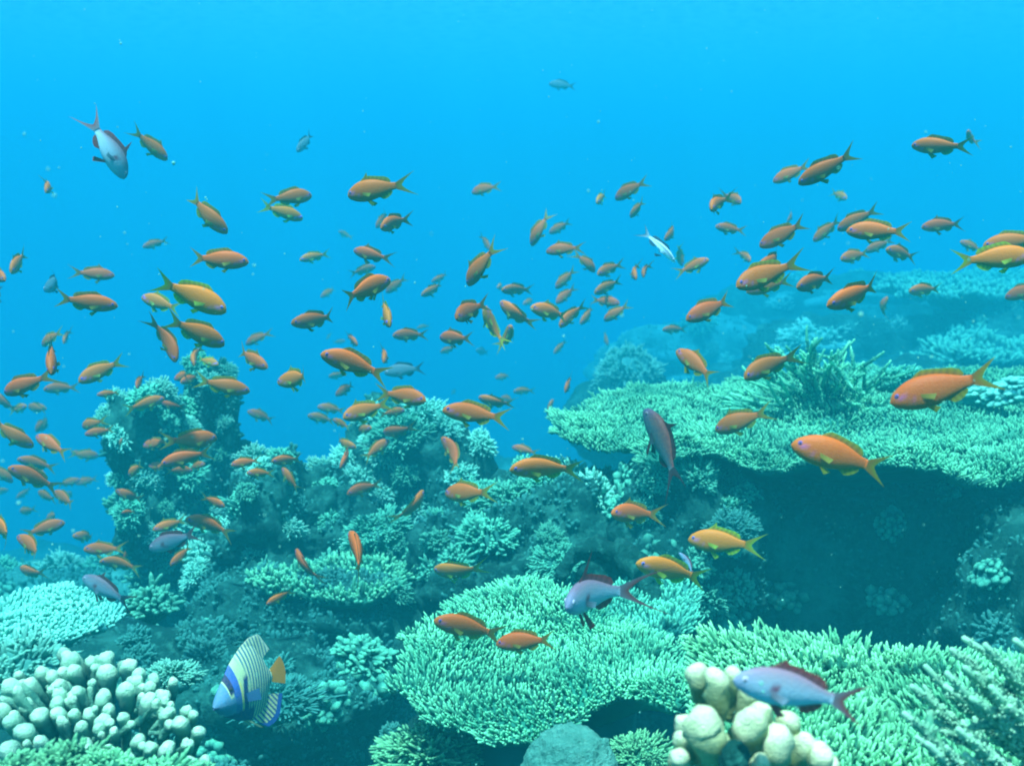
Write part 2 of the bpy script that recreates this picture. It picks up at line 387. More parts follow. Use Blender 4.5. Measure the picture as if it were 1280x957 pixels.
# ------------------------------------------------------------------ table corals
def inside(pts, poly):
    x, y = pts[:, 0], pts[:, 1]; r = np.zeros(len(pts), bool); n = len(poly); j = n-1
    for i in range(n):
        xi, yi = poly[i]; xj, yj = poly[j]
        r ^= ((yi > y) != (yj > y)) & (x < (xj-xi)*(y-yi)/(yj-yi+1e-12)+xi); j = i
    return r
def edge(pts, poly):
    best = np.full(len(pts), 1e9); near = np.zeros((len(pts), 2)); n = len(poly)
    for i in range(n):
        a, b = poly[i], poly[(i+1) % n]; ab = b-a; t = np.clip(((pts-a)@ab)/(ab@ab+1e-12), 0, 1)
        q = a+t[:, None]*ab; d = np.linalg.norm(pts-q, axis=1); k = d < best; best[k] = d[k]; near[k] = q[k]
    return best, near
def table(label, poly_px, z, spacing, h, r, mat, seed, rim=.08, lean=(0, 0), nubs=2, funnel=.2, und=.02, slope=(0, 0), holes=.38, name='table_coral'):
    g = np.random.default_rng(seed)
    poly = np.array([PZ(px, py, z)[:2] for px, py in poly_px]); c0 = poly.mean(0)
    dense = []                                                  # lobed outline
    for i in range(len(poly)):
        a, b = poly[i], poly[(i+1) % len(poly)]; k = max(2, int(np.linalg.norm(b-a)/(spacing*1.2)))
        for t in np.linspace(0, 1, k, endpoint=False): dense.append(a*(1-t)+b*t)
    dense = np.array(dense); q3 = np.c_[dense, np.zeros(len(dense))]
    out = unit(dense-c0); dense = dense+out*((fbm(q3*9+seed, 4, seed)*.028*max(1, spacing/.008))[:, None])
    def top(p):
        q = np.c_[p, np.zeros(len(p))]
        return CZ+z+und*fbm(q*5+seed, 3, seed+1)+(p[:, 0]-c0[0])*slope[0]+(p[:, 1]-c0[1])*slope[1]
    mb = MB(); ss = np.linspace(0, 1, 12)**.8; n = len(dense); V = []; Q = []
    for s in ss[1:]:
        p = c0+(dense-c0)*s*.955; V.append(np.c_[p, top(p)-.004])
    for s in ss[1:][::-1]:
        p = c0+(dense-c0)*s*.94; V.append(np.c_[p, top(p)-.012-.25*spacing-funnel*(1-s)**1.4])
    V = np.vstack(V); nr = 22
    for k in range(nr-1):
        j = np.arange(n); Q.append(np.stack([k*n+j, (k+1)*n+j, (k+1)*n+(j+1) % n, k*n+(j+1) % n], 1))
    T = [(0, 0, 0)]
    cen = len(V); V = np.vstack([V, [[*c0, top(c0[None])[0]]], [[*c0, top(c0[None])[0]-funnel-.05]]])
    j = np.arange(n); T = np.vstack([np.stack([np.full(n, cen), j, (j+1) % n], 1), np.stack([np.full(n, cen+1), (nr-1)*n+(j+1) % n, (nr-1)*n+j], 1)])
    mb.add(V, np.vstack(Q), T, 0.)
    lo, hi = dense.min(0), dense.max(0)
    ax = np.arange(lo[0], hi[0], spacing); ay = np.arange(lo[1], hi[1], spacing*.87)
    gx, gy = np.meshgrid(ax, ay); gx = gx+(np.arange(len(ay)) % 2)[:, None]*spacing*.5
    p = np.stack([gx.ravel(), gy.ravel()], 1); p += g.normal(0, spacing*.28, p.shape); p = p[inside(p, dense)]
    bare = np.where(fbm(np.c_[p, p[:, 0]*0]*7+seed, 3, seed+5) > -1+holes, 1., .42)
    de, ne = edge(p, dense); rf = np.clip(1-de/rim, 0, 1)**1.5; outw = np.zeros((len(p), 3)); outw[:, :2] = unit(ne-p)
    fl = np.stack([vnoise(np.c_[p, p[:, 0]*0]*11+seed, 2), vnoise(np.c_[p, p[:, 0]*0]*11+seed+40, 3), np.zeros(len(p))], 1)
    D = unit(np.array([lean[0], lean[1], 1.])+outw*rf[:, None]*1.1+fl*.55+g.normal(0, .16, (len(p), 3)))
    hm = 1+.5*vnoise(np.c_[p, p[:, 0]*0]*16+seed, 4)
    L = bare*h*np.clip(hm, .35, 2)*g.uniform(.55, 1.25, len(p)); B = np.c_[p, top(p)-.006]
    mb.spikes(B, D, L+.006, r*g.uniform(.9, 1.3, len(p)), r*g.uniform(.65, .9, len(p)), 5)
    for k in range(nubs):
        B2 = B+D*(L*g.uniform(.3, .75, len(p)))[:, None]
        mb.spikes(B2, unit(D+g.normal(0, .55, D.shape)), L*g.uniform(.25, .45, len(p)), r*.75, r*.55, 4, t0=.5, ends=(0, .7))
    o = obj(name, mb.build(name, mat)); tag(o, label, 'coral', 'table corals'); o['poly'] = 1
    del o['poly']
    return o, c0
def stalk(o, c, z0, z1, r):
    mb = MB(); t = np.linspace(0, 1, 10)
    pts = np.stack([c[0]+.02*np.sin(t*5), c[1]+.02*np.cos(t*4), z0+(z1-z0)*t], 1)
    mb.tube(pts, r*(1.0+.9*(1-t)**2), 14)
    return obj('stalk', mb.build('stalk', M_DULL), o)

o, c = table('large spreading table coral at right with branchlet fringe', [(682, 533), (702, 516), (760, 497), (830, 490), (885, 490), (930, 478), (1000, 466), (1100, 462), (1200, 462), (1330, 465),
     (1420, 530), (1400, 588), (1280, 594), (1200, 599), (1130, 600), (1050, 590), (980, 577), (915, 575), (865, 575), (820, 580), (770, 562), (715, 547)],
     -.50, .0098, .020, .0026, M_TABLE, 301, rim=.16, lean=(-.10, -.18), nubs=2, funnel=.16, und=.028, slope=(.0, .0))
stalk(o, (c[0]+.15, c[1]+.2), CZ-.70, CZ-1.15, .22)
o, c = table('wide middle table coral under the purple fish', [(490, 822), (500, 795), (545, 778), (590, 738), (640, 722), (700, 738), (745, 768), (800, 790), (850, 812), (872, 845), (862, 878), (832, 898),
     (780, 880), (730, 890), (668, 905), (620, 915), (590, 898), (545, 888), (512, 860)], -.63, .0070, .013, .0019, M_TABLE, 302, rim=.07, lean=(-.12, -.15), nubs=2, funnel=.14, und=.022)
stalk(o, c, CZ-.74, CZ-1.1, .08)
o, c = table('shaded table coral lobe behind the purple fish', [(742, 752), (790, 735), (850, 728), (888, 735), (892, 760), (868, 780), (820, 795), (770, 790)], -.64, .0085, .013, .0024, M_BUSH, 303, rim=.05, nubs=1, funnel=.1, lean=(.1, -.1))
o, c = table('green table coral behind the yellowish finger coral', [(862, 850), (885, 815), (950, 800), (1050, 797), (1150, 808), (1190, 822), (1330, 850), (1400, 960), (1300, 1050), (1000, 1060), (900, 980), (868, 900)],
     -.52, .0078, .016, .0021, M_NEAR, 304, rim=.05, lean=(-.05, .05), nubs=3, funnel=.14, und=.016)
o, c = table('white granular table coral at the left edge', [(-80, 790), (-30, 755), (40, 738), (75, 733), (110, 742), (148, 768), (128, 785), (80, 800), (20, 812), (-80, 830)], -.70, .0085, .008, .0033, M_PALE, 305, rim=.05, nubs=1, funnel=.12, slope=(.0, .05))
o, c = table('small coral shelf in the middle, left lobe nearer', [(325, 715), (345, 703), (400, 708), (450, 700), (500, 698), (530, 705), (520, 722), (490, 735), (455, 748), (420, 748), (390, 742), (350, 735)], -.80, .013, .024, .0045, M_TABLE, 306, rim=.08, nubs=2, funnel=.12, lean=(-.1, -.2))
o, c = table('thin coral ledge beside the rock pillar', [(690, 640), (720, 630), (765, 624), (772, 634), (740, 640), (700, 645)], -.68, .012, .012, .003, M_TABLE, 307, rim=.05, nubs=1, funnel=.06)

o, c = table('far pale coral terrace fading into blue at upper right', [(1085, 356), (1140, 346), (1230, 342), (1330, 341), (1460, 344), (1480, 366), (1380, 373), (1270, 370), (1190, 374), (1130, 368)], -.50, .05, .05, .014, M_BUSH, 308, rim=.3, nubs=1, funnel=.5, und=.05)
o, c = table('hazy coral shelf behind the pale knobs at the right edge', [(1130, 440), (1180, 425), (1240, 405), (1330, 395), (1420, 410), (1400, 440), (1290, 448), (1200, 452)], -.78, .04, .05, .012, M_BUSH, 309, rim=.25, nubs=1, funnel=.35, und=.06)

# ------------------------------------------------------------------ staghorn corals
def antler(mb, a, b, r, g, nub=90, sag=.03):
    a, b = np.array(a), np.array(b); t = np.linspace(0, 1, 9)[:, None]; L = np.linalg.norm(b-a)
    mid = g.normal(0, sag*L, 3); pts = a+(b-a)*t+mid*np.sin(t*math.pi)+g.normal(0, .006*L, (9, 3))
    mb.tube(pts, r*np.linspace(1.25, .5, 9), 8)
    tt = g.uniform(.02, .96, nub); k = np.clip((tt*8).astype(int), 0, 7); f = tt*8-k
    c = pts[k]*(1-f)[:, None]+pts[k+1]*f[:, None]; ax = unit(pts[k+1]-pts[k])
    d = g.normal(0, 1, (nub, 3)); d = unit(d-ax*(d*ax).sum(1)[:, None])
    rr = r*(1.25-.75*tt); mb.spikes(c+d*(rr*.7)[:, None], unit(d+ax*.9), rr*1.15, rr*.42, rr*.30, 4, t0=.45, ends=(0, .7))
    return pts
g = np.random.default_rng(77); mb = MB()
tips = [(1203, 797), (1187, 811), (1156, 834), (1141, 854), (1131, 888), (1231, 806), (1268, 800), (1183, 842), (1182, 857), (1236, 857), (1196, 910), (1158, 930), (1206, 834), (1255, 825), (1278, 838), (1215, 872), (1170, 900), (1262, 872), (1285, 815), (1240, 905), (1205, 940)]
for i, (px, py) in enumerate(tips):
    d = .90+.07*g.uniform(-1, 1)+.0008*(950-py)*.4; ln = g.uniform(1, 1.5)
    p = antler(mb, P(px+105*ln, py+92*ln, d+.04), P(px, py, d), .0054, g, 150)
    for k in range(3):
        q = p[g.integers(2, 7)]; e = q+unit(p[-1]-p[0]+g.normal(0, .06, 3))*g.uniform(.02, .045); antler(mb, q, e, .0038, g, 40)
o = obj('staghorn_coral', mb.build('staghorn_coral', M_STAG)); tag(o, 'green staghorn coral reaching in from the bottom right corner', 'coral', 'staghorn corals')
mb = MB(); base = np.array(P(1035, 525, 3.05))
for i in range(95):
    a = g.uniform(math.radians(5), math.radians(178)); rad = g.uniform(.55, 1.); tx = 1012-118*math.cos(a)*rad; ty = 520-94*math.sin(a)*rad
    e = np.array(P(tx, ty, 3.05+g.uniform(-.2, .2))); s = base+(e-base)*g.uniform(.05, .45)+g.normal(0, .02, 3)
    p = antler(mb, s, e, .0062, g, 70, .06)
    for k in range(2):
        q = p[g.integers(3, 8)]; antler(mb, q, q+unit(e-s+g.normal(0, .1, 3))*g.uniform(.03, .08), .0048, g, 30)
o = obj('staghorn_coral', mb.build('staghorn_coral', M_TABLE)); tag(o, 'tangled staghorn thicket standing on the large table coral', 'coral', 'staghorn corals')

# ------------------------------------------------------------------ finger corals
def lobe(mb, tip, base, rt, rb, g):
    tip, base = np.array(tip), np.array(base); L = np.linalg.norm(tip-base); ax = (tip-base)/L
    u_ = np.concatenate([np.linspace(0, 1, 9)[:-1]*.999, 1+np.sin(np.linspace(0, math.pi/2, 8))*.999])
    rt *= g.uniform(.88, 1.1)
    rad = np.concatenate([rb+(rt-rb)*sstep(0, 1, np.linspace(0, 1, 9)[:-1])**1.2, rt*np.cos(np.linspace(0, math.pi/2, 8))]); rad[-1] = rt*.05
    pts = np.array([base+ax*(L*min(q, 1)+max(0, q-1)*rt*1.2) for q in u_]); wob = g.normal(0, rt*.22, 3); pts += np.sin(np.clip(u_, 0, 1)*math.pi)[:, None]*wob
    t_ = np.clip(u_, 0, 1)**1.5*.62+np.clip(u_-1, 0, 1)*.38  # pale tips are real; flanks darkened further as painted shade between fingers
    n0 = len(mb.V); mb.tube(pts, rad, 20); c_ = mb.V[n0]; nz = fbm(c_/rt*.8, 4, 3, .6); d_ = unit(c_-np.repeat(np.vstack([pts, pts[:1], pts[-1:]]), [20]*len(pts)+[1, 1], 0) if False else c_-(base+ax*np.clip((c_-base)@ax, 0, L)[:, None]))
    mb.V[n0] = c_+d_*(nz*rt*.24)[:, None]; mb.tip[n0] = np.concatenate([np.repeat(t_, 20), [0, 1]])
def finger_mat(name, lo, hi, patch, ns):
    m = coral_mat(name, lo, hi, patch, 40, ns, .004); return m
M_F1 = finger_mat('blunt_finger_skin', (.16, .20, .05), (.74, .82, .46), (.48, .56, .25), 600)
M_F2 = finger_mat('cool_blunt_finger_skin', (.008, .10, .07), (.52, .80, .48), (.20, .46, .26), 520)  # very dark low tone stands for the shade in the gaps
g = np.random.default_rng(5)
def z3(x, y): return 840+x*.1953, 820+y*.1953
mb = MB(); D0 = .80
for (x, y, r, bx, by, dd) in [(170, 135, 58, 215, 420, .03), (285, 165, 76, 280, 560, .0), (385, 135, 56, 360, 500, .02), (490, 255, 68, 350, 620, .01), (565, 375, 70, 480, 700, .0), (495, 465, 92, 520, 720, -.025),
      (205, 475, 105, 240, 760, -.035), (80, 450, 52, 160, 700, .0), (70, 540, 50, 150, 720, -.02), (50, 660, 55, 80, 800, -.03), (745, 445, 62, 690, 720, .01), (660, 570, 88, 660, 800, -.02), (640, 470, 48, 640, 700, .0),
      (840, 570, 68, 800, 800, -.0), (945, 650, 70, 920, 820, -.01), (1020, 700, 45, 1000, 820, -.01), (165, 365, 26, 190, 500, .0), (560, 690, 50, 560, 800, -.04), (330, 720, 90, 330, 900, -.02)]:
    a = z3(x, y); b = z3(bx, by); d = D0+dd; k = d/FPX*.1953
    ta, tb = P(*a, d), P(*b, d+.015); lobe(mb, ta, ta+(tb-ta)*.72, r*k*1.22, r*k*.72, g)
Vc, Tc = ico(4); kc = D0/FPX*.1953; mb.add(Vc*np.array([330, 200, 230])*kc*(1+.2*fbm(Vc*3, 3, 4))[:, None]+np.array(P(*z3(500, 720), D0+.05)), [], Tc, .1)
o = obj('finger_coral', mb.build('finger_coral', M_F1))
tag(o, 'yellowish finger coral with fat rounded lobes, front bottom right of centre', 'coral', 'finger corals')
V, T = ico(5); W = V*(1+.12*fbm(V*3, 4, 2)+.08*fbm(V*16, 2, 8))[:, None]*.0105
oo = obj('sponge_tuft', mesh('sponge_tuft', W, (np.zeros((0, 4), int), T), mats=[M_ROCK]), loc=P(*z3(400, 650), D0-.045)); oo.scale = (1, 1, 1.15)
tag(oo, 'dark fuzzy algae-covered knob between yellowish coral fingers', 'sponge')
tl = [(365, 440, 55), (520, 440, 40), (480, 475, 30), (370, 495, 38), (530, 505, 44), (640, 470, 46), (690, 515, 40), (460, 550, 25), (390, 600, 38), (515, 630, 46), (630, 590, 52), (745, 645, 52), (680, 540, 42), (765, 530, 28),
      (750, 568, 35), (800, 598, 28), (825, 636, 25), (300, 605, 38), (285, 655, 38), (290, 705, 46), (540, 685, 32), (515, 740, 46), (615, 722, 32), (405, 765, 32), (830, 705, 40), (900, 750, 46), (930, 685, 32), (965, 705, 25),
      (990, 788, 35), (945, 848, 22), (690, 838, 38), (750, 868, 35), (570, 790, 28), (540, 890, 40), (830, 875, 40), (1020, 935, 32), (955, 945, 38), (60, 580, 52), (125, 795, 56), (45, 885, 52), (215, 500, 40), (262, 518, 35),
      (300, 562, 40), (200, 845, 40), (10, 690, 45), (130, 660, 45), (200, 720, 45), (60, 740, 48), (430, 860, 35), (640, 920, 35), (330, 880, 35), (450, 690, 30), (150, 560, 42)]
for _ in range(26):
    x0, y0, r0 = tl[g.integers(0, 53)]; tl.append((x0+g.normal(0, 55), y0+g.normal(0, 45), g.uniform(22, 36)))
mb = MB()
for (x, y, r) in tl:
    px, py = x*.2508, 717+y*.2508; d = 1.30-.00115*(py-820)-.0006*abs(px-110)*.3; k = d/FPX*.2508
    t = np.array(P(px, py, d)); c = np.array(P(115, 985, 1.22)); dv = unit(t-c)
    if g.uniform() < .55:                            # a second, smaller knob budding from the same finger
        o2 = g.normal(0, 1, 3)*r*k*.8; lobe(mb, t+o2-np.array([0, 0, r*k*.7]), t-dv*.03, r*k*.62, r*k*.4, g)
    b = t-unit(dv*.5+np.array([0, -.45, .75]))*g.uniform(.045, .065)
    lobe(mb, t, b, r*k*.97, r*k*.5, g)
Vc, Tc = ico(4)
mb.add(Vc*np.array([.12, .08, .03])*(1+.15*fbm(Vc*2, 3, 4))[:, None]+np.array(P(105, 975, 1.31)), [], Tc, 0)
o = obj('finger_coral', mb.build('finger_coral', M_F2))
tag(o, 'blunt finger coral mound filling the bottom left corner', 'coral', 'finger corals')
for i, (px, py, s) in enumerate([(20, 985, .05), (85, 968, .045), (140, 975, .045), (195, 985, .045), (235, 990, .035)]):
    colony([bush_mesh(170, .05, 240+i, M_NEAR, .7, -.1, 2)], P(px, py, 1.03), s, 'leafy light green coral along the bottom left edge', 'leafy corals at bottom left', squash=.7)

# curved dark rock lip behind the purple fish
mb = MB(); pts = [P(700, 722, 2.02), P(715, 695, 2.03), P(745, 683, 2.03), P(778, 690, 2.0), P(800, 715, 1.95), P(815, 745, 1.9), P(820, 770, 1.88)]
pp = np.array([p[:] for p in pts]); tt = np.linspace(0, 6, 60); pp = np.stack([np.interp(tt, np.arange(7), pp[:, k]) for k in range(3)], 1)
mb.tube(pp, .009+.011*np.sin(np.linspace(.2, 2.9, 60)), 18)
mb.V[0] = mb.V[0]+unit(mb.V[0]-mb.V[0].mean(0))*(.012*fbm(mb.V[0]*40, 3, 6))[:, None]+np.stack([.006*vnoise(mb.V[0]*90, 8), 0*mb.V[0][:, 0], .006*vnoise(mb.V[0]*90, 9)], 1)
rock('hollow', 'low dark rock hump behind the purple fish', 762, 728, 2.04, (.06, .03, .05), 83, .25)
o = obj('rock_arch', mb.build('rock_arch', M_ROCK)); tag(o, 'dark curved rock lip arching behind the purple fish', 'rock')

# ------------------------------------------------------------------ low growth over the bare rock and bed (nobody could count it)
mb = MB(); g = np.random.default_rng(91)
def turf(W, T, n, lo, hi):
    a, b, c = W[T[:, 0]], W[T[:, 1]], W[T[:, 2]]; nr = np.cross(b-a, c-a); ar = np.linalg.norm(nr, axis=1); nrm = unit(nr)
    ok = (nrm[:, 2] > -.35); pr = ar*ok; pr = pr/pr.sum(); i = g.choice(len(T), n, p=pr)
    u_, v_ = g.uniform(size=(2, n)); k = u_+v_ > 1; u_[k] = 1-u_[k]; v_[k] = 1-v_[k]
    p = a[i]+(b-a)[i]*u_[:, None]+(c-a)[i]*v_[:, None]; keep = fbm(p*9, 3, 17) > -.1; p = p[keep]; nn = nrm[i][keep]
    h = g.uniform(lo, hi, len(p)); D = unit(nn+np.array([0, 0, .5])+g.normal(0, .4, p.shape)); mb.spikes(p-nn*.003, D, h, h*.35, h*.25, 5, t0=.1, t1=.75)
for k, n, lo, hi in [('pinnacle', 2600, .006, .02), ('spire', 1200, .006, .02), ('shoulder', 2200, .006, .02), ('mound', 3000, .005, .018), ('midmound', 1800, .006, .02), ('cavern', 2600, .005, .016), ('pillar', 1500, .005, .014), ('gully', 5000, .005, .018),
                     ('backleft', 6000, .005, .018), ('cavernside', 1600, .006, .016), ('lowrock', 4000, .004, .012), ('nearrock', 2500, .004, .012), ('leftbed', 2200, .01, .03), ('ridge', 2000, .012, .04), ('domerock', 900, .012, .03),
                     ('backslope', 1400, .015, .04), ('farledge', 2500, .02, .06), ('farbase', 1500, .02, .05)]:
    turf(ROCKS[k][1], ROCKS[k][2], n, lo, hi)
n = 24000; yy = 1.2+4.3*g.uniform(0, 1, n)**1.5; xx = g.uniform(-.6, .6, n)*yy; p = np.stack([xx, yy, bed_z(xx, yy)], 1); p = p[fbm(p*6, 3, 9) > -.05]
h = g.uniform(.006, .02, len(p))*(.5+p[:, 1]*.3); mb.spikes(p-np.array([0, 0, .004]), unit(np.array([0, 0, 1.])+g.normal(0, .5, p.shape)), h, h*.4, h*.28, 5, t1=.75)
o = obj('reef_turf', mb.build('reef_turf', M_DULL)); o['kind'] = 'stuff'; o['label'] = 'low stubby growth over the bare reef rock'

# ------------------------------------------------------------------ fish
M_FISH, nt, b = nmat('fish_skin', .55, .18)
at = N(nt, 'ShaderNodeAttribute', attribute_name='tone'); oi = N(nt, 'ShaderNodeObjectInfo')
c = mixc(nt, 1.0, at.outputs['Color'], oi.outputs['Color'], 'MULTIPLY')
sc = noise(nt, 38, 2); c = mixc(nt, ramp(nt, sc, [(.35, (0, 0, 0)), (.7, (.3, .3, .3))]), c, mixc(nt, .3, c, (.6, .3, .05)))
nt.links.new(c, b.inputs['Base Color']); vo = N(nt, 'ShaderNodeTexVoronoi'); vo.inputs['Scale'].default_value = 55; tcv = N(nt, 'ShaderNodeTexCoord'); nt.links.new(tcv.outputs['Object'], vo.inputs['Vector']); bump(nt, b, vo.outputs['Distance'], .12, .004)
M_FIN, nt, b = nmat('fish_fin_skin', .5, .15)
at = N(nt, 'ShaderNodeAttribute', attribute_name='tone'); oi = N(nt, 'ShaderNodeObjectInfo')
c = mixc(nt, 1.0, at.outputs['Color'], oi.outputs['Color'], 'MULTIPLY')
nt.links.new(c, b.inputs['Base Color'])
tr = N(nt, 'ShaderNodeBsdfTranslucent'); nt.links.new(c, tr.inputs[0]); mx = N(nt, 'ShaderNodeMixShader'); mx.inputs[0].default_value = .45
tp = N(nt, 'ShaderNodeBsdfTransparent'); mx2 = N(nt, 'ShaderNodeMixShader'); mx2.inputs[0].default_value = .10
o_ = nt.nodes['Material Output']; nt.links.new(b.outputs[0], mx.inputs[1]); nt.links.new(tr.outputs[0], mx.inputs[2])
nt.links.new(mx.outputs[0], mx2.inputs[1]); nt.links.new(tp.outputs[0], mx2.inputs[2]); nt.links.new(mx2.outputs[0], o_.inputs['Surface'])

XS = np.array([.5, .492, .465, .42, .36, .29, .20, .10, .0, -.09, -.16, -.21, -.26])
TOP = 1.08*np.array([-.012, .014, .046, .078, .108, .130, .141, .136, .117, .088, .062, .048, .044])
BOT = 1.08*np.array([-.022, -.036, -.060, -.084, -.106, -.122, -.130, -.124, -.104, -.074, -.053, -.043, -.040])
WID = 1.05*np.array([.004, .018, .033, .046, .057, .064, .066, .060, .048, .034, .022, .014, .007])
def lerp(a, b, t): return np.asarray(a)*(1-t)+np.asarray(b)*t
SCH = {  # back, flank, belly, face, fin, fin edge
 'o': ((.56, .105, .001), (.46, .10, .002), (.30, .13, .006), (.47, .12, .006), (.30, .26, .012), (.30, .40, .02)),
 'm': ((.17, .13, .17), (.26, .44, .49), (.38, .62, .64), (.17, .25, .36), (.26, .06, .05), (.36, .05, .04)),
 'v': ((.20, .06, .06), (.10, .24, .26), (.15, .34, .36), (.11, .16, .34), (.22, .03, .03), (.12, .03, .03)),
 'b': ((.05, .14, .16), (.10, .26, .30), (.16, .36, .40), (.08, .2, .26), (.06, .16, .18), (.05, .12, .14)),
 'w': ((.02, .06, .10), (.75, .85, .85), (.80, .9, .9), (.1, .2, .3), (.05, .12, .16), (.05, .10, .14))}
def fish_parts(k, bend, slim=1., streamer=0.):
    back, flank, belly, face, fin, fedge = SCH[k]
    xs = np.concatenate([np.linspace(.5, .46, 5)[:-1], np.linspace(.46, -.26, 22)]); n = len(xs); sd = 16
    f = lambda A: np.interp(-xs, -XS, A)
    top, bot, wid = f(TOP)*slim, f(BOT)*slim, f(WID)*min(1, slim*1.15)
    for _ in range(1): top[1:-1] = (top[:-2]+2*top[1:-1]+top[2:])/4; bot[1:-1] = (bot[:-2]+2*bot[1:-1]+bot[2:])/4; wid[1:-1] = (wid[:-2]+2*wid[1:-1]+wid[2:])/4
    a = np.arange(sd)*2*math.pi/sd; sa, ca = np.sin(a), np.cos(a)
    mid = (top+bot)/2; hh = (top-bot)/2
    yy = np.sign(ca)*np.abs(ca)**.9; V = np.stack([np.repeat(xs, sd), (wid[:, None]*yy[None]).ravel(), (mid[:, None]+hh[:, None]*sa[None]).ravel()], 1)
    t = np.tile((sa+1)/2, n); x = V[:, 0]
    col = np.where(t[:, None] > .5, lerp(flank, back, np.clip((t[:, None]-.5)*2.2, 0, 1)), lerp(belly, flank, np.clip(t[:, None]*2.4, 0, 1)))
    col = lerp(col, np.array(face), (np.clip((x-.34)/.12, 0, 1)*.75)[:, None])
    if k == 'o':                                      # violet streak from the eye to the gill
        s = np.exp(-(((V[:, 2]-.01-(x-.42)*.35)/.016)**2))*((x < .46) & (x > .26)); col = lerp(col, np.array((.42, .12, .40)), (s*.6)[:, None])
    if k == 'm':
        s = np.exp(-(((V[:, 2]+.005)/.028)**2 + ((x-.20)/.028)**2)); col = lerp(col, np.array((.16, .01, .06)), np.clip(s*1.5, 0, 1)[:, None])
    if k == 'w':
        s = np.exp(-((t-.62)/.14)**2); col = lerp(np.array(flank), np.array(back), s[:, None])
    q = [(i*sd+j, i*sd+(j+1) % sd, (i+1)*sd+(j+1) % sd, (i+1)*sd+j) for i in range(n-1) for j in range(sd)]
    caps = [tuple(range(sd)), tuple((n-1)*sd+j for j in range(sd))[::-1]]
    P_ = {'body': (V, q+caps, col)}
    def sheet(root, outer, rows, c0, c1, th=.004, yo=None):
        root, outer = np.array(root, float), np.array(outer, float); m = len(root); Vs = []; C = []
        for s_ in (1, -1):
            for r in range(rows):
                u_ = r/(rows-1); p = root*(1-u_)+outer*u_; p = p.copy(); p[:, 1] += s_*th*(1-u_*.9)
                Vs.append(p); C.append(np.tile(lerp(c0, c1, u_**1.5), (m, 1))*np.where(np.arange(m) % 2, .8, 1.15)[:, None])
        qs = []
        for L_ in (0, 1):
            for r in range(rows-1):
                for j in range(m-1):
                    b0 = L_*rows*m+r*m+j; f4 = (b0, b0+1, b0+m+1, b0+m); qs.append(f4 if L_ else f4[::-1])
        return np.vstack(Vs), qs, np.vstack(C)
    def zt(x_): return np.interp(-x_, -xs, top)
    def zb(x_): return np.interp(-x_, -xs, bot)
    xd = np.linspace(.28, -.17, 16); h = np.interp(-xd, [-.28, -.24, -.19, -.1, .0, .08, .14, .17], [.006, .034, .052, .046, .045, .058, .052, .01])
    lean = .03*np.ones(16); 
    if streamer: h[3] += streamer; lean[3] += streamer*.5
    P_['dorsal_fin'] = sheet(np.stack([xd, 0*xd, zt(xd)-.008], 1), np.stack([xd-lean, 0*xd, zt(xd)+h], 1), 4, lerp(back, fin, .5), fedge)
    tt = np.linspace(-1, 1, 19); ab = np.abs(tt); st = streamer*.8
    P_['tail_fin'] = sheet(np.stack([-.245+0*tt, 0*tt, .041*tt*slim], 1), np.stack([-.34-.17*ab**1.7-st*ab**5, 0*tt, np.sign(tt)*(.03*ab+.135*ab**1.4+st*.4*ab**5)], 1), 6, lerp(flank, fin, .5), lerp(fin, fedge, .7))
    xa = np.linspace(.02, -.17, 9); ha = np.interp(-xa, [-.02, .02, .08, .14, .17], [.006, .048, .06, .045, .008])
    P_['anal_fin'] = sheet(np.stack([xa, 0*xa, zb(xa)+.008], 1), np.stack([xa-.03, 0*xa, zb(xa)-ha], 1), 4, fin, fedge)
    for i, s_ in enumerate((1, -1)):
        m = 5; u_ = np.linspace(0, 1, m)
        r0 = np.stack([.21-.035*u_, s_*.02+0*u_, -.118+.0*u_], 1); o0 = np.stack([.13-.05*u_-streamer*.2, s_*(.035+.02*u_), -.205-streamer*.5+.035*u_], 1)
        P_['pelvic_fin'+str(i)] = sheet(r0, o0, 4, fin, fedge, .003)
        r1 = np.stack([.225-.012*u_, s_*(.064+0*u_), -.012-.045*u_], 1); o1 = np.stack([.085+.035*u_, s_*(.085+.01*u_), -.045-.045*u_], 1)
        P_['pectoral_fin'+str(i)] = sheet(r1, o1, 5, lerp(fin, (.36, .36, .04), .5) if k == 'o' else lerp(fin, flank, .6), (.34, .40, .05) if k == 'o' else flank, .003)
        E, T = ico(2); ex = .425; ey = np.interp(-ex, -xs, wid)*.86; W = E*np.array([.024, .012, .024])+np.array([ex, s_*ey, .022*slim])
        rr = np.hypot(E[:, 0], E[:, 2]); side = E[:, 1]*s_ > 0
        ce = np.where((rr < .55)[:, None], np.array([[.01, .01, .02]]), np.array([[.14, .09, .34]] if k == 'o' else [[.5, .55, .6]]))
        P_['eye'+str(i)] = (W, [tuple(t_) for t_ in T], ce)
    if bend:
        for kk, (Vv, qq, cc) in P_.items():
            Vv = Vv.copy(); s_ = np.clip(.22-Vv[:, 0], 0, 2); Vv[:, 1] += bend*s_**2*1.15; Vv[:, 0] += abs(bend)*s_**2*.25
            s2 = np.clip(Vv[:, 0]-.22, 0, 1); Vv[:, 1] += bend*s2**2*.6; P_[kk] = (Vv, qq, cc)
    return P_
_lib = {}
